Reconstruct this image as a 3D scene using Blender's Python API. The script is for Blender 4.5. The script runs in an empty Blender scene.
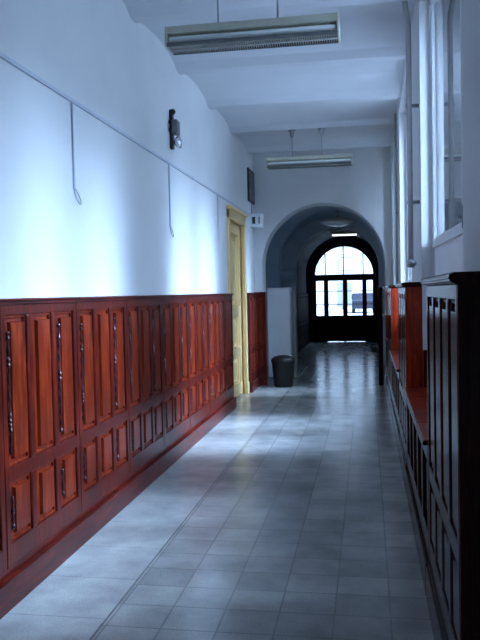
import bpy, bmesh, math, random
from mathutils import Vector, Matrix
random.seed(7)
sc = bpy.context.scene
COL = sc.collection
PI = math.pi

# ------------------------------------------------------------------ materials
def nodes_of(name):
    m = bpy.data.materials.new(name); m.use_nodes = True
    nt = m.node_tree
    return m, nt, nt.nodes['Principled BSDF']

def mixcol(nt, fac, a, b):
    n = nt.nodes.new('ShaderNodeMix'); n.data_type = 'RGBA'
    if hasattr(fac, 'links') or fac is None: pass
    nt.links.new(fac, n.inputs[0])
    for i, v in ((6, a), (7, b)):
        if isinstance(v, (tuple, list)): n.inputs[i].default_value = (*v, 1)
        else: nt.links.new(v, n.inputs[i])
    return n.outputs[2]

def noise(nt, scale=(1, 1, 1), sc_=5, detail=4, rough=.6, src=None):
    tc = nt.nodes.new('ShaderNodeTexCoord'); mp = nt.nodes.new('ShaderNodeMapping')
    mp.inputs['Scale'].default_value = scale
    nt.links.new(src or tc.outputs['Object'], mp.inputs['Vector'])
    n = nt.nodes.new('ShaderNodeTexNoise'); n.inputs['Scale'].default_value = sc_
    n.inputs['Detail'].default_value = detail; n.inputs['Roughness'].default_value = rough
    nt.links.new(mp.outputs['Vector'], n.inputs['Vector'])
    return n.outputs['Fac']

def ramp(nt, fac, stops):
    r = nt.nodes.new('ShaderNodeValToRGB')
    el = r.color_ramp.elements
    while len(el) < len(stops): el.new(.5)
    for e, (p, c) in zip(el, stops):
        e.position = p; e.color = (*c, 1) if len(c) == 3 else c
    nt.links.new(fac, r.inputs['Fac'])
    return r.outputs['Color']

def bump(nt, b, h, strength=.2, dist=.01):
    n = nt.nodes.new('ShaderNodeBump'); n.inputs['Strength'].default_value = strength
    n.inputs['Distance'].default_value = dist
    nt.links.new(h, n.inputs['Height']); nt.links.new(n.outputs['Normal'], b.inputs['Normal'])

def paint(name, col, rough=.6, var=.06, scale=3, metallic=0, bmp=.05, spec=.5):
    m, nt, b = nodes_of(name)
    f = noise(nt, sc_=scale, detail=5)
    d = tuple(max(0, c * (1 - var * 1.6)) for c in col); l = tuple(min(1, c * (1 + var)) for c in col)
    nt.links.new(ramp(nt, f, [(.3, d), (.7, l)]), b.inputs['Base Color'])
    b.inputs['Roughness'].default_value = rough; b.inputs['Metallic'].default_value = metallic
    b.inputs['Specular IOR Level'].default_value = spec
    if bmp: bump(nt, b, noise(nt, sc_=scale * 14, detail=3), bmp, .004)
    return m

def wood(name, dark, mid, light, rough=.3, axis='z', coat=.12):
    m, nt, b = nodes_of(name)
    coat_s = .28 if coat > .1 else (.24 if coat > 0 else .04)
    s = {'z': (9, 9, .8), 'y': (9, .8, 9), 'x': (.8, 9, 9)}[axis]
    g = noise(nt, scale=s, sc_=4, detail=7, rough=.65)
    big = noise(nt, scale=tuple(v ** .35 for v in s), sc_=2.2, detail=3)
    c1 = ramp(nt, g, [(.32, dark), (.5, mid), (.68, light)])
    c2 = mixcol(nt, ramp(nt, big, [(.38, (0, 0, 0)), (.68, (.75, .75, .75))]), c1, tuple(v * .5 for v in mid))
    nt.links.new(c2, b.inputs['Base Color'])
    b.inputs['Roughness'].default_value = rough
    b.inputs['Coat Weight'].default_value = coat; b.inputs['Coat Roughness'].default_value = .25
    b.inputs['Specular IOR Level'].default_value = coat_s
    bump(nt, b, g, .12, .003)
    return m

W_D, W_M, W_L = (.018, .0022, .0016), (.090, .0075, .004), (.215, .021, .0075)
F_D, F_M, F_L = (.040, .0032, .0016), (.175, .0165, .0045), (.37, .047, .0085)
M = {}
M['wall'] = paint('white_plaster', (.68, .69, .70), .75, .035, 1.3, bmp=.12, spec=.2)
M['ceil'] = paint('ceiling_plaster', (.60, .62, .65), .85, .03, 1.1, bmp=.12, spec=.15)
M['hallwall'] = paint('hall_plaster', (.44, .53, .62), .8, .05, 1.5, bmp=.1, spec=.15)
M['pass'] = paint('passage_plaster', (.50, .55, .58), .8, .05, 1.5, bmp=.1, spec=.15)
M['hallshade'] = paint('shaded_hall_plaster', (.045, .055, .065), .85, .05, 1.5, bmp=.1, spec=.1)  # white plaster, the hall's darkness put into its colour
M['grout'] = paint('dark_grout', (.10, .10, .10), .8, .2, 9)
M['stone'] = paint('exterior_stone', (.035, .035, .038), .9, .1, 4, bmp=.3)
M['wood'] = wood('red_varnished_wood', W_D, W_M, W_L)
M['wood_field'] = wood('red_varnished_panel_wood', F_D, F_M, F_L)
M['wood_lit'] = wood('window_lit_red_wood', (.10, .008, .003), (.36, .030, .007), (.60, .075, .012))  # red wood with the window light put into its colour
M['wood_h'] = wood('red_varnished_wood_rail', W_D, W_M, W_L, axis='y')
M['wood_x'] = wood('red_varnished_wood_cross', W_D, W_M, W_L, axis='x')
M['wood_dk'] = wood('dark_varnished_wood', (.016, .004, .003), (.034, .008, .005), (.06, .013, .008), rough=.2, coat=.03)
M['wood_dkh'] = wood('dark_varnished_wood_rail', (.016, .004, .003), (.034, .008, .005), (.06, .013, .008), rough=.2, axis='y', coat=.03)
M['door_dk'] = wood('dark_door_wood', (.012, .009, .008), (.022, .016, .013), (.035, .024, .02), rough=.7, coat=0)
M['bead'] = wood('dark_gloss_bead', (.02, .008, .010), (.05, .018, .022), (.10, .04, .05), rough=.1, coat=.9)
M['slot'] = paint('slot_shadow_wood', (.02, .008, .006), .6, .1)
M['yellow'] = paint('cream_yellow_paint', (.74, .54, .25), .5, .05, 4)
M['winwhite'] = paint('white_gloss_paint', (.74, .76, .78), .4, .04, 3)
M['trunk'] = paint('pale_plastic_trunking', (.50, .55, .62), .5, .03)
M['pipe'] = paint('grey_painted_pipe', (.36, .36, .36), .45, .08, 6)
M['lampshell'] = paint('aged_enamel', (.50, .50, .40), .45, .1, 5)
M['lampdark'] = paint('dark_lamp_metal', (.13, .14, .14), .5, .1, 5)
M['tube'] = paint('opal_tube_glass', (.80, .83, .82), .2, .02, 4, bmp=0)
m_, nt_, b_ = nodes_of('lit_tube_glass'); b_.inputs['Base Color'].default_value = (.9, .92, .9, 1)
b_.inputs['Emission Color'].default_value = (.9, .97, 1, 1); b_.inputs['Emission Strength'].default_value = 1.4
M['littube'] = m_
M['louvre'] = paint('louvre_plastic', (.42, .42, .38), .5, .06)
M['steel'] = paint('grey_steel', (.30, .32, .34), .35, .06, metallic=.7)
M['chrome'] = paint('bright_metal', (.75, .77, .8), .18, .03, metallic=.9)
M['black'] = paint('black_plastic', (.018, .02, .024), .45, .1)
M['binbrown'] = paint('dark_brown_plastic', (.008, .007, .007), .55, .1, 6)
M['whitebox'] = paint('white_plastic', (.78, .8, .82), .4, .03)
M['grey'] = paint('grey_plastic', (.30, .30, .30), .5, .05)
M['cabinet'] = paint('white_cabinet_enamel', (.86, .87, .88), .45, .03)
M['card'] = paint('pale_cardboard', (.5, .48, .36), .8, .06)
M['asphalt'] = paint('courtyard_paving', (.42, .42, .42), .9, .12, 2)
M['facade'] = paint('pale_render', (.72, .71, .68), .85, .05, 1)
M['carpaint'] = paint('dark_blue_car_paint', (.012, .015, .03), .25, .05)
M['carglass'] = paint('dark_car_glass', (.02, .025, .03), .06, .05)
M['rubber'] = paint('tyre_rubber', (.02, .02, .02), .8, .1)

def make_picture():
    m, nt, b = nodes_of('dark_mottled_print')
    f = noise(nt, sc_=9, detail=3)
    nt.links.new(ramp(nt, f, [(.4, (.012, .016, .03)), (.58, (.03, .04, .07)), (.7, (.28, .33, .42))]), b.inputs['Base Color'])
    b.inputs['Roughness'].default_value = .3
    return m
M['print'] = make_picture()

def make_glass():
    m = bpy.data.materials.new('thin_window_glass'); m.use_nodes = True
    nt = m.node_tree; nt.nodes.clear()
    out = nt.nodes.new('ShaderNodeOutputMaterial')
    tr = nt.nodes.new('ShaderNodeBsdfTransparent'); tr.inputs[0].default_value = (.95, .97, .97, 1)
    gl = nt.nodes.new('ShaderNodeBsdfGlossy'); gl.inputs['Roughness'].default_value = .015
    gl.inputs['Color'].default_value = (.98, .98, .98, 1)
    # Schlick reflectance of one face, the same from both sides of the pane
    ge = nt.nodes.new('ShaderNodeNewGeometry'); dt = nt.nodes.new('ShaderNodeVectorMath'); dt.operation = 'DOT_PRODUCT'
    nt.links.new(ge.outputs['Incoming'], dt.inputs[0]); nt.links.new(ge.outputs['Normal'], dt.inputs[1])
    def mt(op, x, y=None):
        n = nt.nodes.new('ShaderNodeMath'); n.operation = op
        for q, v in enumerate((x, y)):
            if v is None: continue
            if isinstance(v, (int, float)): n.inputs[q].default_value = v
            else: nt.links.new(v, n.inputs[q])
        return n.outputs[0]
    sch = mt('ADD', mt('MULTIPLY', mt('POWER', mt('SUBTRACT', 1.0, mt('ABSOLUTE', dt.outputs['Value'])), 5.0), .96), .04)
    mx = nt.nodes.new('ShaderNodeMixShader')
    nt.links.new(sch, mx.inputs[0]); nt.links.new(tr.outputs[0], mx.inputs[1]); nt.links.new(gl.outputs[0], mx.inputs[2])
    nt.links.new(mx.outputs[0], out.inputs[0])
    return m
M['glass'] = make_glass()

def make_floor(name, bw, bh, ox, oy, c1, c2, mortar, msize):
    m, nt, b = nodes_of(name)
    tc = nt.nodes.new('ShaderNodeTexCoord'); mp = nt.nodes.new('ShaderNodeMapping')
    mp.inputs['Location'].default_value = (ox, oy, 0)
    nt.links.new(tc.outputs['Object'], mp.inputs['Vector'])
    br = nt.nodes.new('ShaderNodeTexBrick'); br.offset = 0; br.squash = 1
    br.inputs['Scale'].default_value = 1; br.inputs['Brick Width'].default_value = bw
    br.inputs['Row Height'].default_value = bh; br.inputs['Mortar Size'].default_value = msize
    br.inputs['Mortar Smooth'].default_value = .3; br.inputs['Bias'].default_value = 0
    br.inputs['Color1'].default_value = (*c1, 1); br.inputs['Color2'].default_value = (*c2, 1)
    br.inputs['Mortar'].default_value = (*mortar, 1)
    nt.links.new(mp.outputs['Vector'], br.inputs['Vector'])
    speck = noise(nt, sc_=120, detail=2); blot = noise(nt, sc_=3.5, detail=5)
    s = ramp(nt, speck, [(.35, (.84, .84, .84)), (.65, (1.06, 1.06, 1.06))])
    l = ramp(nt, blot, [(.3, (.68, .69, .7)), (.7, (1.1, 1.1, 1.08))])
    def mul(a, c):
        n = nt.nodes.new('ShaderNodeMix'); n.data_type = 'RGBA'; n.blend_type = 'MULTIPLY'; n.inputs[0].default_value = 1
        nt.links.new(a, n.inputs[6]); nt.links.new(c, n.inputs[7]); return n.outputs[2]
    nt.links.new(mul(mul(br.outputs['Color'], s), l), b.inputs['Base Color'])
    r = ramp(nt, noise(nt, sc_=6, detail=4), [(.3, (.14, .14, .14)), (.7, (.24, .24, .24))])
    nt.links.new(r, b.inputs['Roughness'])
    inv = nt.nodes.new('ShaderNodeMath'); inv.operation = 'SUBTRACT'; inv.inputs[0].default_value = 1
    nt.links.new(br.outputs['Fac'], inv.inputs[1])
    wav = noise(nt, sc_=7, detail=2)
    ad = nt.nodes.new('ShaderNodeMath'); ad.operation = 'MULTIPLY_ADD'; ad.inputs[1].default_value = .5
    nt.links.new(wav, ad.inputs[0]); nt.links.new(inv.outputs[0], ad.inputs[2])
    bump(nt, b, ad.outputs[0], .25, .004)
    b.inputs['Specular IOR Level'].default_value = .5
    return m
M['tiles'] = make_floor('terrazzo_tiles', .266, .25, .175 + .266 * 20, .17, (.33, .34, .34), (.43, .44, .43), (.27, .27, .27), .005)
M['border'] = make_floor('terrazzo_border', .60, .5, 1.256 + .60 * 10, .1, (.43, .44, .44), (.47, .48, .47), (.33, .33, .33), .004)

# ------------------------------------------------------------------ mesh helpers
class MB:
    def __init__(s): s.bm = bmesh.new()
    def box(s, x0, x1, y0, y1, z0, z1, bev=0, mi=0):
        x0, x1 = sorted((x0, x1)); y0, y1 = sorted((y0, y1)); z0, z1 = sorted((z0, z1))
        g = bmesh.ops.create_cube(s.bm, size=1)
        vs = g['verts']
        for v in vs:
            v.co = Vector(((x0 + x1) / 2 + v.co.x * (x1 - x0), (y0 + y1) / 2 + v.co.y * (y1 - y0), (z0 + z1) / 2 + v.co.z * (z1 - z0)))
        fs = {f for v in vs for f in v.link_faces}
        for f in fs: f.material_index = mi
        if bev:
            es = {e for v in vs for e in v.link_edges}
            bmesh.ops.bevel(s.bm, geom=list(es), offset=bev, segments=2, profile=.5, affect='EDGES')
        return s
    def frustum_x(s, xb, xt, y0, y1, z0, z1, inset):
        """raised field: base rectangle at xb, smaller top rectangle at xt"""
        b = [s.bm.verts.new((xb, y, z)) for y, z in ((y0, z0), (y1, z0), (y1, z1), (y0, z1))]
        i = inset
        t = [s.bm.verts.new((xt, y, z)) for y, z in ((y0 + i, z0 + i), (y1 - i, z0 + i), (y1 - i, z1 - i), (y0 + i, z1 - i))]
        s.bm.faces.new(b[::-1]); s.bm.faces.new(t)
        for k in range(4): s.bm.faces.new((b[k], b[(k + 1) % 4], t[(k + 1) % 4], t[k]))
        bmesh.ops.recalc_face_normals(s.bm, faces=s.bm.faces[:])
        return s
    def prism(s, pts, axis, a0, a1, mi=0):
        """closed 2D outline extruded along axis between a0 and a1"""
        def p(u, v, a): return {'x': (a, u, v), 'y': (u, a, v), 'z': (u, v, a)}[axis]
        A = [s.bm.verts.new(p(u, v, a0)) for u, v in pts]; B = [s.bm.verts.new(p(u, v, a1)) for u, v in pts]
        n = len(pts); fs = [s.bm.faces.new(A), s.bm.faces.new(B[::-1])]
        for k in range(n): fs.append(s.bm.faces.new((A[k], B[k], B[(k + 1) % n], A[(k + 1) % n])))
        for f in fs: f.material_index = mi
        bmesh.ops.recalc_face_normals(s.bm, faces=fs)
        return s
    def lathe(s, prof, c=(0, 0, 0), axis='z', n=20, cap=True):
        rings = []
        for r, h in prof:
            ring = []
            for k in range(n):
                a = 2 * PI * k / n
                u, v = r * math.cos(a), r * math.sin(a)
                co = {'z': (u, v, h), 'x': (h, u, v), 'y': (u, h, v)}[axis]
                ring.append(s.bm.verts.new(Vector(co) + Vector(c)))
            rings.append(ring)
        fs = []
        for A, B in zip(rings, rings[1:]):
            for k in range(n): fs.append(s.bm.faces.new((A[k], A[(k + 1) % n], B[(k + 1) % n], B[k])))
        if cap: fs += [s.bm.faces.new(rings[0][::-1]), s.bm.faces.new(rings[-1])]
        for f in fs: f.smooth = True
        bmesh.ops.recalc_face_normals(s.bm, faces=fs)
        return s
    def tube(s, pts, r, n=10):
        pts = [Vector(p) for p in pts]; rings = []
        for i, p in enumerate(pts):
            d = (pts[min(i + 1, len(pts) - 1)] - pts[max(i - 1, 0)]).normalized()
            up = Vector((0, 0, 1)) if abs(d.z) < .9 else Vector((1, 0, 0))
            a = d.cross(up).normalized(); b = d.cross(a)
            rings.append([s.bm.verts.new(p + a * r * math.cos(2 * PI * k / n) + b * r * math.sin(2 * PI * k / n)) for k in range(n)])
        fs = []
        for A, B in zip(rings, rings[1:]):
            for k in range(n): fs.append(s.bm.faces.new((A[k], A[(k + 1) % n], B[(k + 1) % n], B[k])))
        fs += [s.bm.faces.new(rings[0][::-1]), s.bm.faces.new(rings[-1])]
        for f in fs: f.smooth = True
        bmesh.ops.recalc_face_normals(s.bm, faces=fs)
        return s
    def sphere(s, c, r, sz=(1, 1, 1), n=12):
        g = bmesh.ops.create_uvsphere(s.bm, u_segments=n, v_segments=max(6, n // 2), radius=r)
        for v in g['verts']: v.co = Vector((v.co.x * sz[0], v.co.y * sz[1], v.co.z * sz[2])) + Vector(c)
        for f in {f for v in g['verts'] for f in v.link_faces}: f.smooth = True
        return s
    def build(s, name, mat, parent=None):
        me = bpy.data.meshes.new(name); s.bm.to_mesh(me); s.bm.free()
        for m in (mat if isinstance(mat, list) else [mat]): me.materials.append(m)
        o = bpy.data.objects.new(name, me); COL.objects.link(o)
        if parent: o.parent = parent
        return o

def tag(o, label=None, cat=None, group=None):
    if label: o['label'] = label
    if cat: o['category'] = cat
    if group: o['group'] = group
    return o
def thing(name, label, cat, loc=(0, 0, 0), rz=0, group=None):
    o = bpy.data.objects.new(name, None); COL.objects.link(o)
    o.empty_display_size = .1
    o.location = loc; o.rotation_euler = (0, 0, rz)
    return tag(o, label, cat, group)
def struct(o): o['kind'] = 'structure'; return o
KIDS = {}
def copy_tree(o, parent=None):
    c = o.copy(); COL.objects.link(c)
    if parent: c.parent = parent
    for ch in [k for k in ALL if k.parent == o]: copy_tree(ch, c)
    return c
def dup(o, loc, label, rz=None, group=None):
    global ALL
    ALL = list(COL.objects)
    c = copy_tree(o); c.location = loc
    if rz is not None: c.rotation_euler = (0, 0, rz)
    c['label'] = label
    if group: c['group'] = group
    return c

# ------------------------------------------------------------------ dimensions
XL, XLF = -1.86, -1.80          # left plaster, left panelling face
XP, XF, XG = .42, .29, .525      # right pier plaster, right panelling face, window glass line
YB, YE, YE2 = -1.6, 12.5, 12.95 # back wall, arch wall front and back
ZC = 3.80
WINS = [(3.43, 5.95), (7.3, 9.6), (11.45, 12.32)]
ZS, ZH = 1.12, 3.75             # sill, head

# ------------------------------------------------------------------ floor
b = MB()
b.box(-1.256, 1.05, YB, 23.3, -.12, 0)
b.box(-5.2, -1.266, YB, 23.3, -.12, 0, mi=1); b.box(-1.267, -1.2555, YB, 23.3, -.12, -.002, mi=2)
struct(b.build('floor', [M['tiles'], M['border'], M['grout']]))

# ------------------------------------------------------------------ ceiling: shallow brick vaults between beams
beams = [-1.5 + 1.5 * k for k in range(10)]       # ... 4.5, 6.0, 7.5, 9.0, 10.5, 12.0
pts = []
for y in beams:
    pts += [(y - .06, ZC), (y + .06, ZC)]
    for k in range(1, 12):
        t = k / 12; pts.append((y + .06 + t * 1.38, ZC + .03 + .075 * (1 - (2 * t - 1) ** 2) ** 1.0))
pts = [p for p in pts if p[0] < YE + .2] + [(YE + .2, ZC + .03)]
out = pts + [(YE + .2, 4.4), (beams[0] - .06, 4.4)]
struct(MB().prism(out, 'x', -2.3, 1.1).build('ceiling', M['ceil']))

# ------------------------------------------------------------------ left wall with door opening
DY0, DY1, DZ = 10.05, 11.42, 2.72
b = MB()
b.box(XL - .35, XL, YB, DY0, 0, 4.2); b.box(XL - .35, XL, DY1, YE + .1, 0, 4.2); b.box(XL - .35, XL, DY0, DY1, DZ, 4.2)
struct(b.build('wall_left', M['wall']))
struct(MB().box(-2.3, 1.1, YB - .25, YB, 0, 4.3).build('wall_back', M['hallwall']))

# ------------------------------------------------------------------ right wall: piers, aprons, lintels
b = MB()
ys = [YB] + [v for w in WINS for v in w] + [YE + .1]
for i in range(0, len(ys), 2): b.box(XP, 1.0, ys[i], ys[i + 1], 0, 4.2)
for y0, y1 in WINS:
    b.prism([(XG - .03, 0), (1.0, 0), (1.0, ZS - .25), (.62, ZS - .02), (XG - .03, ZS)], 'y', y0, y1)
    # slightly arched head of the recess
    n = 12; o = [(y0, 4.2), (y0, ZH)]
    for k in range(1, n):
        t = k / n; o.append((y0 + t * (y1 - y0), ZH + .04 * math.sin(PI * t) ** .6))
    o += [(y1, ZH), (y1, 4.2)]
    b.prism(o, 'x', XP, 1.0)
wr = struct(b.build('wall_right', M['wall']))

# outer masonry of the same wall seen through the panes
b = MB()
for y0, y1 in WINS:
    b.box(.62, 1.0, y0, y0 + .045, ZS - .26, ZH); b.box(XG + .008, 1.0, y1 - .045, y1, ZS - .26, ZH)
struct(b.build('trim_1', M['stone']))

# ------------------------------------------------------------------ windows
def window(idx, y0, y1, mull, tilt):
    w = bpy.data.objects.new('window_%d' % idx, None); COL.objects.link(w); struct(w)
    w.location = (XG, (y0 + y1) / 2, ZS)
    c = (y0 + y1) / 2; a, z = y0 - c, ZH - ZS + .02; e = y1 - c; m = mull - c
    f = MB()
    f.box(-.03, .004, a, a + .05, 0, z); f.box(-.03, .004, e - .02, e, 0, z)
    f.box(-.03, .04, a, e, 0, .06); f.box(-.03, .04, m - .035, m + .035, 0, z)
    g_ = MB().box(.34, .42, m - .09, m + .09, 0, z)  # added posts outside, out of view, to cast dark streaks on the left wall
    if idx == 1: g_.box(.34, .42, e - 1.0, e - .82, 0, z)
    g_.build('added_shade_post', M['stone'], w)
    n = 12
    o = [(a, z - .06)] + [(a + (e - a) * k / n, z - .06 + .04 * math.sin(PI * k / n) ** .6) for k in range(1, n)] + [(e, z - .06)]
    o2 = [(u, v + .07) for u, v in o[::-1]]
    f.prism(o + o2, 'x', -.03, .04)
    f.build('window_frame', M['winwhite'], w)
    MB().box(-.075, -.03, a + .005, e - .005, -.025, .015, bev=.006).build('window_sill', M['winwhite'], w)
    for (p, q, tl, lowpanel) in ((a + .05, m - .035, 0, False), (m + .035, e - .022, tilt, tilt != 0)):
        s = bpy.data.objects.new('sash', None)
        fr = MB(); L = q - p; H = z - .1
        fr.box(-.02, .004, -L, -L + .045, 0, H, bev=.004); fr.box(-.02, .004, -.03, 0, 0, H, bev=.004)
        fr.box(-.02, .004, -L, 0, 0, .06, bev=.004); fr.box(-.02, .004, -L, 0, H - .05, H, bev=.004)
        zl = .06
        if lowpanel:
            fr.box(-.012, .004, -L + .03, -.03, .05, .72); fr.box(-.024, .004, -L, 0, .69, .76, bev=.004); zl = .74
        so = fr.build('sash', M['winwhite'], w)
        so.location = (0, q, .06); so.rotation_euler = (0, 0, math.radians(tl))
        g = MB().box(-.0175, -.0165, -L + .04, -.025, zl, H - .045).build('glass_pane', M['glass'], so)
    if True:
        k = MB(); k.box(-.035, -.02, m - .012, m + .012, .75, .87, bev=.003).box(-.055, -.035, m - .008, m + .05, .80, .82, bev=.003)
        k.build('window_handle', M['steel'], w)
    return w
window(1, *WINS[0], 4.05, 1.5)
window(2, *WINS[1], 8.45, 0)
window(3, *WINS[2], 11.88, 0)

# ------------------------------------------------------------------ arch wall
def arch_wall(name, mat, x0, x1, zt, y0, y1, cx, r, z0, n=40):
    """solid wall with a round-headed opening down to the floor"""
    o = [(x0, 0), (cx - r, 0)]
    o += [(cx - r * math.cos(PI * k / n), z0 + r * math.sin(PI * k / n)) for k in range(n + 1)]
    o += [(cx + r, 0), (x1, 0), (x1, zt), (x0, zt)]
    return struct(MB().prism(o, 'y', y0, y1).build(name, mat))
arch_wall('wall_end', M['wall'], -2.3, 1.0, 4.2, YE, YE2, -.715, 1.015, 2.0)

# ------------------------------------------------------------------ vaulted bay behind the arch
B0, B1 = YE2, 15.6
bx0, bx1 = -1.78, .36
cyb, ryb = (B0 + B1) / 2, (B1 - B0) / 2 - .12
cxb, rxb = (bx0 + bx1) / 2, (bx1 - bx0) / 2
bm = bmesh.new(); N = 48; grid = []
for i in range(N + 1):
    row = []
    for j in range(N + 1):
        x = bx0 + (bx1 - bx0) * i / N; y = B0 + (B1 - B0) * j / N
        za = 2.0 + math.sqrt(max(0, rxb ** 2 - (x - cxb) ** 2))
        zb = 2.0 + math.sqrt(max(0, ryb ** 2 - (y - cyb) ** 2)) * (1.05 / ryb)
        row.append(bm.verts.new((x, y, max(za, zb))))
    grid.append(row)
top = [[bm.verts.new((v.co.x, v.co.y, 3.6)) for v in (r[0], r[-1])] for r in (grid[0], grid[-1])]
for i in range(N):
    for j in range(N):
        f = bm.faces.new((grid[i][j], grid[i][j + 1], grid[i + 1][j + 1], grid[i + 1][j])); f.smooth = True
bm.faces.new((top[0][0], top[1][0], top[1][1], top[0][1]))
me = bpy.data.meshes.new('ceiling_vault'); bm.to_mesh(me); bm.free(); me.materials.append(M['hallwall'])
cv = bpy.data.objects.new('ceiling_vault', me); COL.objects.link(cv); struct(cv)
# left side of the bay opens into a cross passage
def side_arch(name, mat, x0, x1, ya, yb, cy, r, k, n=32):
    o = [(ya, 0), (cy - r, 0)] + [(cy - r * math.cos(PI * t / n), 2.0 + k * math.sin(PI * t / n)) for t in range(n + 1)]
    o += [(cy + r, 0), (yb, 0), (yb, 3.6), (ya, 3.6)]
    return struct(MB().prism(o, 'x', x0, x1).build(name, mat))
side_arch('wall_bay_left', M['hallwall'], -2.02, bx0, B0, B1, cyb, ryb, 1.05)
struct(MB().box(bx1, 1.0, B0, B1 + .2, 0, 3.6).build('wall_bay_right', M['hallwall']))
b = MB().box(-5.2, -2.02, B1, B1 + .3, 0, 3.3).box(-5.2, -2.02, B0 - .3, B0, 0, 3.3)
b.box(-5.4, -5.2, B0 - .3, B0 + .7, 0, 3.3).box(-5.4, -5.2, B1 - .7, B1 + .3, 0, 3.3).box(-5.4, -5.2, B0 + .7, B1 - .7, 0, 1.1).box(-5.4, -5.2, B0 + .7, B1 - .7, 2.7, 3.3)
struct(b.build('wall_passage', M['pass']))
w = bpy.data.objects.new('window_4', None); COL.objects.link(w); struct(w); w.location = (-5.3, cyb, 1.1)
hw = (B1 - B0 - 1.4) / 2
f = MB().box(-.03, .03, -hw, -hw + .05, 0, 1.6).box(-.03, .03, hw - .05, hw, 0, 1.6).box(-.03, .03, -hw, hw, 0, .05).box(-.03, .03, -hw, hw, 1.55, 1.6).box(-.03, .03, -.03, .03, 0, 1.6)
f.build('window_frame', M['winwhite'], w); MB().box(-.002, .002, -hw + .04, hw - .04, .04, 1.56).build('glass_pane', M['glass'], w)
struct(MB().box(-5.4, -2.02, B0 - .3, B1 + .3, 3.2, 3.4).build('ceiling_passage', M['pass']))
arch_wall('wall_hall_front', M['pass'], -2.02, bx1, 3.6, B1, B1 + .2, -.61, .85, 2.0)

# ------------------------------------------------------------------ far hall
H0, H1 = B1 + .2, 22.9
hx0, hx1 = -1.82, .50
hc, hr = (hx0 + hx1) / 2, (hx1 - hx0) / 2
struct(MB().box(hx0 - .3, hx0, H0, H1 + .3, 0, 3.5).build('wall_hall_left', M['hallshade']))
struct(MB().box(hx1, hx1 + .3, H0, H1 + .3, 0, 3.5).build('wall_hall_right', M['hallshade']))
n = 24
o = [(hc - hr * math.cos(PI * k / n), 2.1 + hr * .95 * math.sin(PI * k / n)) for k in range(n + 1)]
o += [(hx1 + .02, 2.1), (hx1 + .02, 3.55), (hx0 - .02, 3.55), (hx0 - .02, 2.1)]
struct(MB().prism(o, 'y', H0, H1 + .3).build('ceiling_hall', M['hallshade']))
arch_wall('wall_hall_end', M['hallshade'], hx0, hx1, 3.5, H1, H1 + .3, -.685, .93, 2.02)

# entrance door with fanlight, seen against the daylight
d = bpy.data.objects.new('door_2', None); COL.objects.link(d); struct(d); d.location = (-.685, H1 + .12, 0)
R, z0 = .93, 2.02
f = MB()
def arc_band(f, r0, r1, n=28):
    o = [(-r1 * math.cos(PI * k / n), z0 + r1 * math.sin(PI * k / n)) for k in range(n + 1)]
    i = [(-r0 * math.cos(PI * k / n), z0 + r0 * math.sin(PI * k / n)) for k in range(n + 1)]
    f.prism(o + i[::-1], 'y', -.05, .05)
arc_band(f, R - .055, R)
f.box(-R, -R + .05, -.05, .05, 0, z0); f.box(R - .05, R, -.05, .05, 0, z0)
f.box(-R, R, -.06, .06, 1.90, 2.02); f.box(-R, R, -.05, .05, z0, z0 + .03)
for x in (-.03, -.58, .56): f.box(x, x + .035, -.04, .04, z0, z0 + math.sqrt(R * R - x * x) - .02)
f.build('door_frame', M['door_dk'], d)
# fanlight panes
n = 28
MB().prism([(-(R - .04) * math.cos(PI * k / n), z0 + .01 + (R - .05) * math.sin(PI * k / n)) for k in range(n + 1)], 'y', -.003, .003).build('fanlight_glass', M['glass'], d)
lights = [(-.845, -.615), (-.475, -.04), (.10, .545), (.675, .875)]
leaves = [(-.885, -.551), (-.549, .014), (.016, .609), (.611, .885)]
for (g0, g1), (a, e) in zip(lights, leaves):
    w = MB(); zb, zt = .80, 1.86
    gp = .014 if abs(a) < .56 else .0
    w.box(a, g0, -.03, .03, gp, 1.90); w.box(g1, e, -.03, .03, gp, 1.90)
    w.box(e - .03, e + .03, .03, .05, .0 if abs(a) > .5 else .012, 1.90)
    w.box(g0, g1, -.03, .03, zt, 1.90); w.box(g0, g1, -.03, .03, gp, zb)
    for zz in (1.13, 1.53): w.box(g0, g1, -.015, .015, zz, zz + .022)
    for (p, q) in ((.12, .38), (.46, .74)): w.box(a + .07, e - .07, -.045, -.03, p, q, bev=.012)
    leaf = w.build('door_leaf', M['door_dk'], d)
    MB().box(g0, g1, -.003, .003, zb, zt).build('glass_pane', M['glass'], leaf)
MB().sphere((-.06, -.07, 1.02), .028).box(-.065, -.055, -.07, -.03, 1.01, 1.03).build('door_knob', M['steel'], d)

# ------------------------------------------------------------------ panelled wood units
def turned_strip(y, x, z0, z1):
    b = MB(); prof = []; z = z0; i = 0
    while z < z1 - .02:
        h = random.choice((.022, .03, .05, .07))
        r = .0085 if h < .04 else .005
        for t in (0, .15, .35, .5, .65, .85): prof.append((.003 + r * math.sin(PI * (t * .9 + .05)), z + h * t))
        z += h
        if random.random() < .22: z += random.choice((.02, .05))
    b.lathe(prof, (x, y, 0), 'z', 8)
    return b

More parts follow.
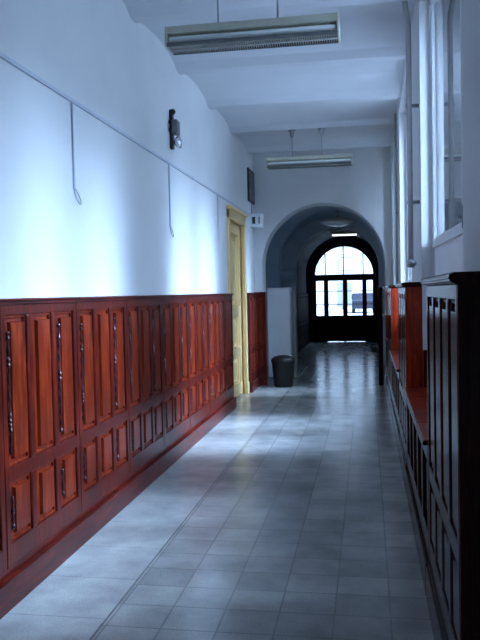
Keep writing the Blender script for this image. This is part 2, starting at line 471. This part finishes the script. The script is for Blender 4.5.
def panel_unit(name, label, cat, loc, rz, width, n, top, mats, group=None, beads=(), lower=True, plinth=0, cap=True, depth=.06, end_panels=False):
    """frame-and-panel cladding; local y along the wall, local +x faces the corridor"""
    mv, mh = mats
    t = thing(name, label, cat, loc, rz, group)
    D = depth; B = D - .06
    st = .05 if n > 1 else .05; mid = .075
    zb, z1, z2, z3 = .19, .305, (.615 if lower else .305), (.69 if lower else .305)
    zt0 = top - .085; zt1 = top - .03
    f = MB()
    f.box(0, B + .012, .004, width - .004, .02, zt1)                                    # back board
    f.box(B, D, .003, .003 + st, zb, zt1, bev=.006); f.box(B, D, width - st - .003, width - .003, zb, zt1, bev=.006)
    pw = (width - 2 * st - (n - 1) * mid - .006) / n
    ys_ = [.003 + st + k * (pw + mid) for k in range(n)]
    f.box(B, D - .001, .01, width - .01, zt0, zt1, bev=.004)
    f.box(B, D - .001, .01, width - .01, zb, z1, bev=.004)
    if lower: f.box(B, D - .001, .01, width - .01, z2, z3, bev=.004)
    for k in range(1, n):
        y = ys_[k] - mid
        if lower: f.box(B, D - .0005, y, y + mid, z3 - .005, zt0 + .005, bev=.011); f.box(B, D - .0005, y, y + mid, z1 - .005, z2 + .005, bev=.011)
        else: f.box(B, D - .0005, y, y + mid, z1 - .005, zt0 + .005, bev=.007)
    f.build('frame', mv, t)
    rows = [(z3, zt0), (z1, z2)] if lower else [(z1, zt0)]
    for k in range(n):
        for (a, e) in rows:
            y0, y1 = ys_[k], ys_[k] + pw
            p = MB()
            # moulding around the sunk field
            m = .016
            p.box(B + .008, D - .022, y0, y1, a, e)
            for bx in ((y0, y0 + m, a, e), (y1 - m, y1, a, e), (y0, y1, a, a + m), (y0, y1, e - m, e)):
                p.box(B + .012, D - .011, *bx, bev=.005)
            gap = min(.058, pw * .28)
            p.frustum_x(D - .026, D - .004, y0 + gap, y1 - .019, a + .034, e - .034, .007)
            po = p.build('panel', M['wood_field'] if mv == M['wood'] else mv, t)
            if k in beads:
                MB().box(D - .0225, D - .0205, y0 + .032, y0 + .047, a + .055, e - .055).build('slot', M['slot'], po)
                turned_strip(y0 + .040, D - .010, a + .06, e - .06).build('bead_strip', M['bead'], po)
    if cap:
        c = MB().box(0, D + .012, 0, width, zt1, top - .008).box(-.0, D + .026, 0, width, top - .014, top, bev=.006)
        c.build('cap_rail', mh, t)
    if plinth:
        MB().box(0, D + .018, 0, width, 0, zb - .02, bev=.004).box(0, D + .008, 0, width, zb - .03, zb + .004).build('plinth', mh, t)
    return t

WM = (M['wood'], M['wood_h']); DM = (M['wood_dk'], M['wood_dkh'])
TOP = 1.553
edge = lambda k: 3.475 + .9935 * k
order = ['nearest the yellow door', 'second from the yellow door', 'third from the yellow door', 'fourth from the yellow door',
         'fifth from the yellow door', 'sixth from the yellow door', 'at the left picture edge']
base = panel_unit('wall_panelling', '', 'panelling', (XL, edge(0), 0), 0, .9935, 3, TOP, WM, 'red panelled units along the left wall', beads=(0, 2))
base['label'] = 'full-width red wood panel unit with six panels, ' + order[5]
for k in (-1, 1, 2, 3, 4, 5):
    dup(base, (XL, edge(k), 0), 'full-width red wood panel unit with six panels, ' + order[5 - k])
e_end = edge(6)
panel_unit('wall_panelling', 'narrow single-bay red panel unit ending against the yellow door frame', 'panelling', (XL, e_end, 0), 0, 9.995 - e_end, 1, TOP, WM, beads=())
panel_unit('wall_panelling', 'red wood panelling between the yellow door and the arch', 'panelling', (XL, 11.47, 0), 0, 12.4 - 11.47, 3, TOP, WM, beads=())
panel_unit('corner_panelling', 'dark red corner panelling at the left foot of the arch', 'panelling', (-1.66, 12.50, 0), -PI / 2, .19, 1, TOP + .01, WM, depth=.09, plinth=1).location = (-1.855, 12.50, 0)
# long plinth of the left panelling
def skirting(name, x0, x1, y0, y1, mat):
    return struct(MB().box(x0, x1, y0, y1, 0, .15, bev=.004).box(x0, (x0 + x1) / 2 + (.012 if x1 > x0 else -.012), y0, y1, .145, .19).build(name, mat))
skirting('baseboard_left', XL, XLF + .03, YB, 9.995, M['wood_h'])
skirting('baseboard_left_far', XL, XLF + .03, 11.47, 12.4, M['wood_h'])

# ------------------------------------------------------------------ right-hand side: tall pier claddings and low units under the windows
def tall_unit(label, y0, y1, n, x_back=XP, em='wood_lit'):
    """boxed pier cladding with a panelled front, panelled end and moulded top"""
    w = y1 - y0; D = x_back - XF
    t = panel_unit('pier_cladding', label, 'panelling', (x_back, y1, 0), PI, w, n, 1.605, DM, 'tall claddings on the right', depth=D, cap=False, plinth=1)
    # panelled end facing down the corridor (local y = w side)
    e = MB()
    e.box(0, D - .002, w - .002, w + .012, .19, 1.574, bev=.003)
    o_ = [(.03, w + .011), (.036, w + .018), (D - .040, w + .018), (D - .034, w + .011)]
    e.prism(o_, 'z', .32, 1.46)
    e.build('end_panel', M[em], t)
    c = MB(); o = [(0, 1.575), (D + .01, 1.575), (D + .028, 1.588), (D + .03, 1.60), (D + .018, 1.613), (0, 1.615)]
    c.prism(o, 'y', -.02, w + .02)
    bmesh.ops.bevel(c.bm, geom=c.bm.edges[:], offset=.005, segments=2, affect='EDGES')
    c.build('top_board', M['wood_dkh'], t)
    return t
tall_unit('tall dark brown panelled cladding in the right foreground', 2.55, 3.82, 4, em='wood_dk')  # end panel takes the dark wood: its shade is put into the colour
tall_unit('orange-lit tall cladding behind the near window bench on the right', 5.96, 7.26, 4)
tall_unit('second orange-lit tall cladding along the right wall, farther off', 9.58, 11.38, 5)
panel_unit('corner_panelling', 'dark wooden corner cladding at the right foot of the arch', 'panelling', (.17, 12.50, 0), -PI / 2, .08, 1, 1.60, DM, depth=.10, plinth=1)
tall_unit('narrow tall cladding between the last window bench and the arch', 12.13, 12.485, 1)
b = MB()

def low_unit(label, y0, y1, n):
    w = y1 - y0; D = XG - .04 - XF; top = .80
    t = thing('window_bench', label, 'bench', (XG - .04, y1, 0), PI, 'low wooden benches under the windows')
    f = MB()
    f.box(0, D - .06, .004, w - .004, .02, top - .03)
    st = .06; mid = .075; pw = (w - 2 * st - (n - 1) * mid) / n
    f.box(D - .06, D, 0, st, .19, top - .03, bev=.005); f.box(D - .06, D, w - st, w, .19, top - .03, bev=.005)
    f.box(D - .06, D - .001, 0, w, top - .12, top - .03, bev=.004); f.box(D - .06, D - .001, 0, w, .19, .30, bev=.004)
    ys_ = [st + k * (pw + mid) for k in range(n)]
    for k in range(1, n): f.box(D - .06, D - .0005, ys_[k] - mid, ys_[k], .29, top - .11, bev=.006)
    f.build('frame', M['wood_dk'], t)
    for y in ys_:
        p = MB().box(D - .055, D - .04, y, y + pw, .30, top - .12)
        p.frustum_x(D - .042, D - .015, y + .04, y + pw - .04, .35, top - .17, .01)
        p.build('panel', M['wood_dk'], t)
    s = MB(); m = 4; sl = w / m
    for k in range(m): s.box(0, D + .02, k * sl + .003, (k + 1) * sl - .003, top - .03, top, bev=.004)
    s.build('bench_top', M['wood_lit'], t)
    for ya in (.002, w - .018):
        MB().box(.001, XG - .04 - XP, ya, ya + .016, top, ZS - .03).box(.0, XG - .04 - XP, ya, ya + .016, ZS - .06, ZS - .03).build('side_panel', M['wood_field'], t)
    MB().box(D + .001, D + .024, 0, w, top - .028, top - .006, bev=.004).build('edge_strip', M['wood_dkh'], t)
    bp = MB().box(0, .018, 0, w, top, ZS - .03)
    for k in range(n): bp.frustum_x(.016, .03, k * w / n + .04, (k + 1) * w / n - .04, top + .06, ZS - .09, .012)
    bp.build('back_panel', M['wood'], t)
    MB().box(0, D + .018, 0, w, 0, .17, bev=.004).build('plinth', M['wood_dkh'], t)
    return t
low_unit('low red-topped wooden bench under the near right window', 3.85, 5.93, 5)
low_unit('low red-topped wooden bench under the middle right window', 7.29, 9.55, 5)
low_unit('low red-topped wooden bench under the farthest right window', 11.41, 12.07, 2)

# ------------------------------------------------------------------ yellow door on the left
d = bpy.data.objects.new('door_1', None); COL.objects.link(d); struct(d); d.location = (XL, DY0, 0)
w = DY1 - DY0
f = MB()
f.box(-.02, .03, -.035, .075, 0, DZ - .02, bev=.006); f.box(-.02, .03, w - .10, w + .035, 0, DZ - .02, bev=.006)
f.box(-.02, .03, -.035, w + .035, DZ - .145, DZ + .0, bev=.006); f.box(-.02, .07, -.045, w + .045, DZ - .005, DZ + .03, bev=.006)
f.box(-.26, -.02, 0, .05, 0, DZ - .1); f.box(-.26, -.02, w - .05, w, 0, DZ - .1); f.box(-.26, -.02, 0, w, DZ - .12, DZ - .07)
f.box(-.0, .042, w - .11, w + .04, 0, .18, bev=.005); f.box(-.0, .042, -.036, .085, 0, .18, bev=.005)
f.build('door_frame', M['yellow'], d)
def leaf(ya, yb):
    l = MB(); X0, X1 = -.11, -.045; s = .15
    zs = [.02, .20, .62, .74, 1.22, 1.36, 2.42, DZ - .13]
    l.box(X0, X1, ya, ya + s, .01, DZ - .13, bev=.004); l.box(X0, X1, yb - s, yb, .01, DZ - .13, bev=.004)
    for a, e in ((0, 1), (2, 3), (4, 5), (6, 7)): l.box(X0 + .002, X1 - .001, ya + s - .008, yb - s + .008, zs[a], zs[e])
    lo = l.build('door_leaf', M['yellow'], d)
    for a, e in ((1, 2), (3, 4), (5, 6)):
        p = MB().box(X0 + .004, X0 + .012, ya + s - .01, yb - s + .01, zs[a] - .01, zs[e] + .01)
        for bx in ((ya + s, ya + s + .025, zs[a], zs[e]), (yb - s - .025, yb - s, zs[a], zs[e]), (ya + s, yb - s, zs[a], zs[a] + .025), (ya + s, yb - s, zs[e] - .025, zs[e])):
            p.box(X0 + .01, X1 - .02, *bx, bev=.008)
        p.frustum_x(X0 + .010, X0 + .03, ya + s + .07, yb - s - .07, zs[a] + .07, zs[e] - .07, .03)
        p.build('door_panel', M['yellow'], lo)
    return lo
leaf(.052, w - .052)
struct(MB().box(XL - .45, XL - .35, DY0 - .2, DY1 + .2, 0, DZ + .2).build('wall_behind_door', M['wall']))

# ------------------------------------------------------------------ fluorescent lights
def fluo(label, loc, stem_top, group):
    t = thing('fluorescent_lamp', label, 'lamp', loc, 0, group)
    L = 1.18; h = L / 2
    MB().box(-h, h, -.095, .095, .075, .125, bev=.006).box(-h + .02, h - .02, -.03, .03, .02, .078).build('housing', M['lampshell'], t)
    for s in (-1, 1):
        MB().box(s * h, s * (h - .014), -.10, .10, -.012, .125, bev=.003).build('end_plate', M['lampshell'], t)
    for s in (-1, 1):
        MB().lathe([(.010, -h + .02), (.019, -h + .025), (.019, h - .025), (.010, h - .02)], (0, s * .062, .045), 'x', 14).build('tube', M['tube'], t)
        MB().box(-h + .012, h - .012, s * .085, s * .10, -.012, .012, bev=.002).build('side_rail', M['lampdark'], t)
    g = MB()
    for k in range(71): x = -h + .025 + k * (L - .05) / 70; g.box(x - .0012, x + .0012, -.086, .086, -.010, .008)
    g.box(-h + .014, h - .014, -.002, .002, -.008, .010)
    g.build('louvre', M['louvre'], t)
    for x in (-.235, .175):
        MB().lathe([(.006, .12), (.006, stem_top - .01)], (x, 0, 0), 'z', 8).build('stem', M['steel'], t)
        MB().lathe([(.010, stem_top - .11), (.026, stem_top - .075), (.034, stem_top - .03), (.034, stem_top - .012), (.055, stem_top - .008), (.055, stem_top)], (x, 0, 0), 'z', 16).build('ceiling_rose', M['steel'], t)
    return t
def vault_z(y):
    k = math.floor((y + 1.5) / 1.5); t = (y - (-1.5 + 1.5 * k) - .06) / 1.38
    return ZC if not 0 < t < 1 else ZC + .03 + .075 * (1 - (2 * t - 1) ** 2) ** 1.0
fluo('unlit fluorescent ceiling lamp closest to the viewer, large at the top', (-.745, 5.12, 3.255), vault_z(5.12) - 3.255, 'hanging fluorescent lamps')
fluo('smaller unlit fluorescent lamp hanging in front of the arch wall', (-.765, 10.5, 3.30), ZC - 3.30, 'hanging fluorescent lamps')
t = thing('fluorescent_lamp', 'slim lit fluorescent batten hanging in the dark far hall', 'lamp', (-.51, 18.0, 2.86), 0, None)
MB().box(-.30, .30, -.05, .05, .03, .09, bev=.005).build('housing', M['lampshell'], t)
for s in (-.02, .02): MB().lathe([(.008, -.29), (.016, -.285), (.016, .285), (.008, .29)], (0, s, .012), 'x', 12).build('tube', M['littube'], t)
zt = 2.1 + hr * .95 * math.sqrt(1 - ((-.51 - hc) / hr) ** 2) - 2.86 - .09
MB().lathe([(.008, .085), (.008, zt - .02), (.03, zt - .01), (.03, zt)], (-.2, 0, 0), 'z', 8).build('stem', M['steel'], t)
MB().lathe([(.008, .085), (.008, zt - .02), (.03, zt - .01), (.03, zt)], (.2, 0, 0), 'z', 8).build('stem', M['steel'], t)

zd = 2.0 + max(rxb, 1.05) - 2.86
t = thing('pendant_lamp', 'round dish-shaped pendant lamp hanging under the vault behind the arch', 'lamp', (-.53, 14.27, 2.84))
MB().lathe([(.02, .10), (.10, .09), (.24, .055), (.315, .02), (.32, .0), (.30, -.006)], n=36).build('shade', M['lampshell'], t)
MB().lathe([(.29, .004), (.28, -.02), (.20, -.05), (.08, -.066), (.0005, -.07)], n=36).build('diffuser', M['tube'], t)
zz = 2.0 + math.sqrt(max(rxb ** 2 - (-.53 - cxb) ** 2, 1.05 ** 2 - (14.27 - cyb) ** 2)) - 2.84
MB().lathe([(.007, .09), (.007, zz - .03), (.04, zz - .02), (.05, zz + .01)], n=10).build('stem', M['lampdark'], t)

# ------------------------------------------------------------------ wiring and small things on the left wall
ZT = 2.815
t = thing('cable_trunking', 'long thin pale cable trunking running level along the left wall', 'trunking', (XL, 3.0, ZT))
MB().box(0, .014, YB - 3.0 + .01, 9.2 + 2.85 - 3, -.012, .012, bev=.002).build('channel', M['trunk'], t)
MB().box(0, .017, 5.0 - .03, 5.0 + .03, -.015, .015).build('joint_cover', M['trunk'], t)
def drop(label, y, z_bot, loop):
    t = thing('cable_drop', label, 'cable', (XL, y, ZT - .015), 0, 'cable drops on the left wall')
    L = ZT - .015 - z_bot
    MB().box(-.004, .013, -.009, .009, -L, 0, bev=.002).build('channel', M['trunk'], t)
    if loop:
        pts = [(.007, 0, -L)] + [(.010, .035 * math.sin(a) + .045 * (1 - math.cos(a)), -L - .045 + .045 * math.cos(a)) for a in [2 * PI * k / 18 for k in range(1, 18)]] + [(.007, .004, -L + .01)]
        MB().tube(pts, .0035, 6).build('loose_cable', M['grey'], t)
    return t
drop('nearest vertical cable drop on the left wall ending in a loop', 4.625, 2.25, True)
drop('middle vertical cable drop on the left wall ending in a small loop', 7.02, 2.20, True)
drop('farthest short cable drop on the left wall beside the yellow door', 9.39, 2.235, False)

t = thing('alarm_bell', 'dark alarm box with a silver bell high on the left wall', 'alarm', (XL, 7.12, 3.10))
MB().box(0, .035, -.03, .03, -.14, .24, bev=.008).sphere((.03, 0, .22), .03).box(.0, .05, -.05, .05, .02, .06).box(.0, .05, -.05, .05, .10, .13).build('mounting_plate', M['black'], t)
MB().box(.03, .085, -.065, .065, .0, .135, bev=.010).build('box', M['lampdark'], t)
MB().lathe([(.01, .035), (.03, .05), (.052, .062), (.062, .085), (.055, .10), (.03, .108), (.0006, .11)], (0, .0, -.075), 'x', 20).build('bell', M['chrome'], t)

t = thing('framed_picture', 'small dark framed picture high on the left wall near the arch', 'picture', (XL, 12.18, 3.02))
MB().box(0, .03, -.30, .30, 0, .53, bev=.006).build('frame', M['black'], t)
MB().box(.028, .033, -.255, .255, .045, .485).build('print', M['print'], t)
t = thing('wall_box', 'white box with two dark openings in the corner above the yellow door', 'box', (XL, 12.2, 2.62))
MB().box(0, .20, -.09, .12, 0, .215, bev=.008).build('casing', M['whitebox'], t)
MB().box(.035, .085, -.094, -.088, .05, .165).build('opening', M['black'], t)
MB().box(.135, .165, -.094, -.088, .05, .165).build('grille', M['grey'], t)
tag(MB().tube([(XL + .008, 12.26, 3.06), (XL + .006, 12.24, 2.95), (XL + .008, 12.22, 2.834)], .006, 8).build('cable', M['grey']), 'short dark cable between the small picture and the white corner box', 'cable')

# ------------------------------------------------------------------ right wall pipes
t = thing('heating_pipe', 'grey vertical pipe ending in a valve on the near right pier', 'pipe', (.345, 6.08, 1.78))
MB().tube([(0, 0, 0), (0, 0, 1.83), (-.004, 0, 1.90), (-.018, .0, 1.97), (-.03, 0, vault_z(6.08) - 1.78 + .03)], .021, 12).build('pipe', M['pipe'], t)
MB().lathe([(.024, -.05), (.03, -.04), (.03, .0), (.022, .02)], n=12).tube([(0, 0, -.02), (0, -.10, -.02), (.0, -.13, -.02)], .012).sphere((0, -.16, -.02), .036, (1, .7, .8)).build('valve', M['steel'], t)
for z in (.45, 1.2): MB().box(-.026, XP - .345, -.012, .012, z, z + .025).build('pipe_clip', M['steel'], t)
t = thing('heating_pipe', 'thin pale vertical pipe on the far right pier', 'pipe', (XP - .02, 10.2, 1.66))
MB().tube([(0, 0, 0), (0, 0, vault_z(10.2) - 1.66 + .02)], .014, 10).build('pipe', M['pipe'], t)
MB().box(-.018, .02, -.016, .016, .9, .92).build('pipe_clip', M['steel'], t)

# ------------------------------------------------------------------ bay furniture
t = thing('waste_bin', 'black round waste bin with domed lid on the floor by the arch', 'bin', (-1.38, 12.27, 0))
MB().lathe([(.145, .0), (.155, .01), (.185, .40), (.19, .41), (.185, .42)], n=32).build('body', M['binbrown'], t)
MB().lathe([(.192, .405), (.197, .42), (.185, .46), (.14, .495), (.07, .512), (.0006, .516)], n=32).build('lid', M['binbrown'], t)

t = thing('cabinet', 'tall narrow white cabinet standing behind the waste bin under the arch', 'cabinet', (-1.54, 13.35, 0))
MB().box(-.21, .20, -.14, .16, .05, 1.63, bev=.01).build('body', M['cabinet'], t)
MB().box(-.2, .19, -.155, -.138, .08, 1.60, bev=.006).build('door', M['cabinet'], t)
MB().box(-.19, .18, -.12, .14, 0, .055).build('plinth', M['grey'], t)
tag(MB().box(-1.325, -1.285, 13.6, 13.64, 0, 1.62, bev=.004).build('sliver_strip', M['card']), 'narrow pale strip added for a bright sliver behind the white cabinet', 'sliver_strip')  # made-up pale strip standing in for a bright sliver

for (x, y, lab) in ((-1.60, 15.55, 'moulded capital on the left pilaster of the second arch'),):
    struct(MB().box(x - .17, x + .14, y - .09, y + .04, 1.93, 1.97, bev=.01).box(x - .16, x + .12, y - .06, y + .04, 1.85, 1.93, bev=.012).box(x - .17, x + .14, y - .075, y + .04, 1.82, 1.85, bev=.008).build('trim_2', M['hallwall']))
t = thing('wall_sconce', 'small dark wall bracket lamp in the side passage left of the vault', 'lamp', (-2.9, 15.6, 2.0))
MB().box(-.05, .05, -.02, 0, -.1, .12, bev=.006).build('back_plate', M['lampdark'], t)
MB().tube([(0, -.02, 0), (0, -.10, -.03), (0, -.17, .0), (0, -.18, .06)], .012).tube([(-.16, -.12, .04), (-.1, -.14, -.02), (0, -.12, -.03), (.1, -.14, -.02), (.16, -.12, .04)], .01).build('arm', M['lampdark'], t)
for s in (-.16, 0, .16): MB().lathe([(.015, 0), (.035, .03), (.045, .10), (.04, .11)], (s, -.12 if s else -.18, .05), n=14).build('shade', M['tube'], t)

# dark wainscot in the far hall
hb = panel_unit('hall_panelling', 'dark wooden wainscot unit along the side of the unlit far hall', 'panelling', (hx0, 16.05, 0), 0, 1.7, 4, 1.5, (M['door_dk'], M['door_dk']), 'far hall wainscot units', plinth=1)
for k in range(1, 4): dup(hb, (hx0, 16.05 + 1.705 * k, 0), hb['label'])
for k in range(4): dup(hb, (hx1, 16.05 + 1.705 * k + 1.7, 0), hb['label'], rz=PI)
tag(MB().box(.08, .25, 19.35, 19.62, 0, .10, bev=.006).box(.075, .255, 19.345, 19.625, .085, .112, bev=.003).build('cardboard_box', M['card']), 'small pale box lying on the floor of the far hall', 'box')

# ------------------------------------------------------------------ outdoors
struct(MB().box(-60, 60, H1 + .3, 90, -.3, -.05).build('ground_street', M['asphalt']))
struct(MB().box(1.0, 60, -40, H1 + .3, -.5, -.3).build('ground_courtyard', M['asphalt']))
t = thing('building', 'pale rendered building across the street seen through the entrance door', 'building', (0, 75, -.05))
MB().box(-14, 14, 0, 8, 0, 5.2).box(-14.2, 14.2, -.3, 8, 5.2, 5.6).box(-14, 14, -.12, 0, 2.9, 3.1).build('wall', M['facade'], t)
for i in range(8):
    x = -12.2 + 3.4 * i
    wf = MB().box(x - .75, x + .75, -.08, .02, 3.5, 4.9).build('window', M['grey'], t)
    MB().box(x - .62, x + .62, -.1, -.07, 3.62, 4.78).build('pane', M['winwhite'], wf)
MB().box(-2.9, -1.5, -.06, .02, 0, 2.4, bev=.02).build('gate', M['grey'], t)
t = thing('car', 'dark blue car parked in the street beyond the glazed entrance door', 'car', (-.25, 55, -.05), PI / 2)
body = [(-2.0, .3), (2.05, .3), (2.1, .62), (1.95, .82), (1.05, .92), (.55, 1.36), (-.95, 1.40), (-1.75, .95), (-2.05, .85)]
cb = MB().prism(body, 'y', -.8, .8); bmesh.ops.bevel(cb.bm, geom=cb.bm.edges[:], offset=.05, segments=2, affect='EDGES'); cb.build('body', M['carpaint'], t)
MB().prism([(-1.5, .98), (.78, .98), (.48, 1.30), (-.9, 1.33)], 'y', -.83, .83).build('side_glass', M['carglass'], t)
for x in (-1.25, 1.3):
    for y in (-.72, .72):
        MB().lathe([(.2, -.1), (.31, -.09), (.31, .09), (.2, .1)], (x, y, .31), 'y', 20).build('wheel', M['rubber'], t)

# ------------------------------------------------------------------ world: blue-white sky, brightest over the courtyard to the right
W = bpy.data.worlds.new('World'); sc.world = W; W.use_nodes = True
nt = W.node_tree; bg = nt.nodes['Background']
tc = nt.nodes.new('ShaderNodeTexCoord'); sx = nt.nodes.new('ShaderNodeSeparateXYZ'); nt.links.new(tc.outputs['Generated'], sx.inputs[0])
def mth(op, a, b=None, clamp=False):
    n = nt.nodes.new('ShaderNodeMath'); n.operation = op; n.use_clamp = clamp
    for i, v in enumerate((a, b)):
        if v is None: continue
        if isinstance(v, (int, float)): n.inputs[i].default_value = v
        else: nt.links.new(v, n.inputs[i])
    return n.outputs[0]
AZ = math.radians(8)   # direction of the bright gap, from +X towards +Y
dx = mth('ADD', mth('MULTIPLY', sx.outputs[0], math.cos(AZ)), mth('MULTIPLY', sx.outputs[1], math.sin(AZ)))
hl = mth('SQRT', mth('ADD', mth('MULTIPLY', sx.outputs[0], sx.outputs[0]), mth('MULTIPLY', sx.outputs[1], sx.outputs[1])))
ca = mth('MAXIMUM', mth('DIVIDE', dx, mth('MAXIMUM', hl, 1e-4)), 0)
lobe = mth('POWER', ca, 150); broad = mth('POWER', ca, 3)
mr = nt.nodes.new('ShaderNodeMapRange'); mr.interpolation_type = 'SMOOTHSTEP'
mr.inputs[1].default_value = .16; mr.inputs[2].default_value = .52
nt.links.new(sx.outputs[2], mr.inputs[0])
m2 = nt.nodes.new('ShaderNodeMapRange'); m2.interpolation_type = 'SMOOTHSTEP'
m2.inputs[1].default_value = .74; m2.inputs[2].default_value = .90; m2.inputs[3].default_value = 1; m2.inputs[4].default_value = 0
nt.links.new(sx.outputs[2], m2.inputs[0])
lobe = mth('MULTIPLY', mth('MULTIPLY', lobe, mr.outputs[0]), m2.outputs[0])
el = mth('MULTIPLY', mr.outputs[0], m2.outputs[0])
def band(a, b, c, d):
    r = []
    for p, q, u, v in ((a, b, 0, 1), (c, d, 1, 0)):
        n = nt.nodes.new('ShaderNodeMapRange'); n.interpolation_type = 'SMOOTHSTEP'
        for i, w_ in zip((1, 2, 3, 4), (p, q, u, v)): n.inputs[i].default_value = w_
        nt.links.new(sx.outputs[2], n.inputs[0]); r.append(n.outputs[0])
    return mth('MULTIPLY', *r)
high = mth('MULTIPLY', mth('POWER', ca, 40), band(.54, .68, .88, .94))
AZ2 = math.radians(-55)
dx2 = mth('ADD', mth('MULTIPLY', sx.outputs[0], math.cos(AZ2)), mth('MULTIPLY', sx.outputs[1], math.sin(AZ2)))
ca2 = mth('MAXIMUM', mth('DIVIDE', dx2, mth('MAXIMUM', hl, 1e-4)), 0)
side = mth('MULTIPLY', mth('POWER', ca2, 60), band(.08, .25, .45, .7))
stg = mth('ADD', mth('MULTIPLY', side, 44.0), mth('ADD', mth('ADD', mth('ADD', mth('MULTIPLY', lobe, 125.0), mth('MULTIPLY', high, 30.0)), mth('MULTIPLY', mth('MULTIPLY', broad, el), 10.0)), 1.6))
nt.links.new(stg, bg.inputs['Strength'])
bg.inputs['Color'].default_value = (.47, .665, 1.0, 1)

for (y0, y1) in WINS:
    l = bpy.data.lights.new('window_portal', 'AREA'); l.shape = 'RECTANGLE'; l.size = y1 - y0; l.size_y = ZH - ZS
    l.cycles.is_portal = True
    o = bpy.data.objects.new('window_portal', l); COL.objects.link(o)
    o.location = (1.0, (y0 + y1) / 2, (ZS + ZH) / 2); o.rotation_euler = (PI / 2, 0, PI / 2)
    # area lights shine along local -Z: aim into the corridor
    o.rotation_euler = Vector((-1, 0, 0)).to_track_quat('-Z', 'Y').to_euler()
    l.size, l.size_y = y1 - y0, ZH + .16 - ZS
l = bpy.data.lights.new('passage_portal', 'AREA'); l.shape = 'RECTANGLE'; l.size = B1 - B0 - 1.4; l.size_y = 1.6; l.cycles.is_portal = True
o = bpy.data.objects.new('passage_portal', l); COL.objects.link(o); o.location = (-5.4, cyb, 1.9)
o.rotation_euler = Vector((1, 0, 0)).to_track_quat('-Z', 'Y').to_euler()
l = bpy.data.lights.new('door_portal', 'AREA'); l.shape = 'RECTANGLE'; l.size = 1.9; l.size_y = 3.0; l.cycles.is_portal = True
o = bpy.data.objects.new('door_portal', l); COL.objects.link(o); o.location = (-.685, H1 + .32, 1.5)
o.rotation_euler = Vector((0, -1, 0)).to_track_quat('-Z', 'Z').to_euler()

# ------------------------------------------------------------------ camera (corridor vanishing point at 367,290 in a 480 x 640 frame)
F, ROLL, HC = 750.0, .02, 1.56
ox, oy = 367 - 240, 290 - 320
c, s = math.cos(ROLL), math.sin(ROLL)
a_, b_ = ox * c - oy * s, ox * s + oy * c
p = math.atan(-b_ / F); tt = math.atan(a_ / F * math.cos(p))
fwd = Vector((-math.sin(tt) * math.cos(p), math.cos(tt) * math.cos(p), -math.sin(p)))
r0 = Vector((math.cos(tt), math.sin(tt), 0)); u0 = r0.cross(fwd)
rt = c * r0 - s * u0; up = rt.cross(fwd)
cam = bpy.data.cameras.new('camera'); co = bpy.data.objects.new('camera', cam); COL.objects.link(co)
co.matrix_world = Matrix(((rt.x, up.x, -fwd.x, 0), (rt.y, up.y, -fwd.y, 0), (rt.z, up.z, -fwd.z, HC), (0, 0, 0, 1)))
cam.sensor_fit = 'VERTICAL'; cam.sensor_height = 24; cam.lens = 24 * F / 640; cam.clip_start = .05; cam.clip_end = 300
sc.camera = co

sc.view_settings.view_transform = 'Standard'; sc.view_settings.look = 'None'
sc.view_settings.gamma = 1; sc.view_settings.use_curve_mapping = False
sc.view_settings.exposure = 0.6
sc.cycles.use_denoising = True
sc.cycles.max_bounces = 14; sc.cycles.diffuse_bounces = 8; sc.cycles.transparent_max_bounces = 16
sc.cycles.sample_clamp_indirect = 8
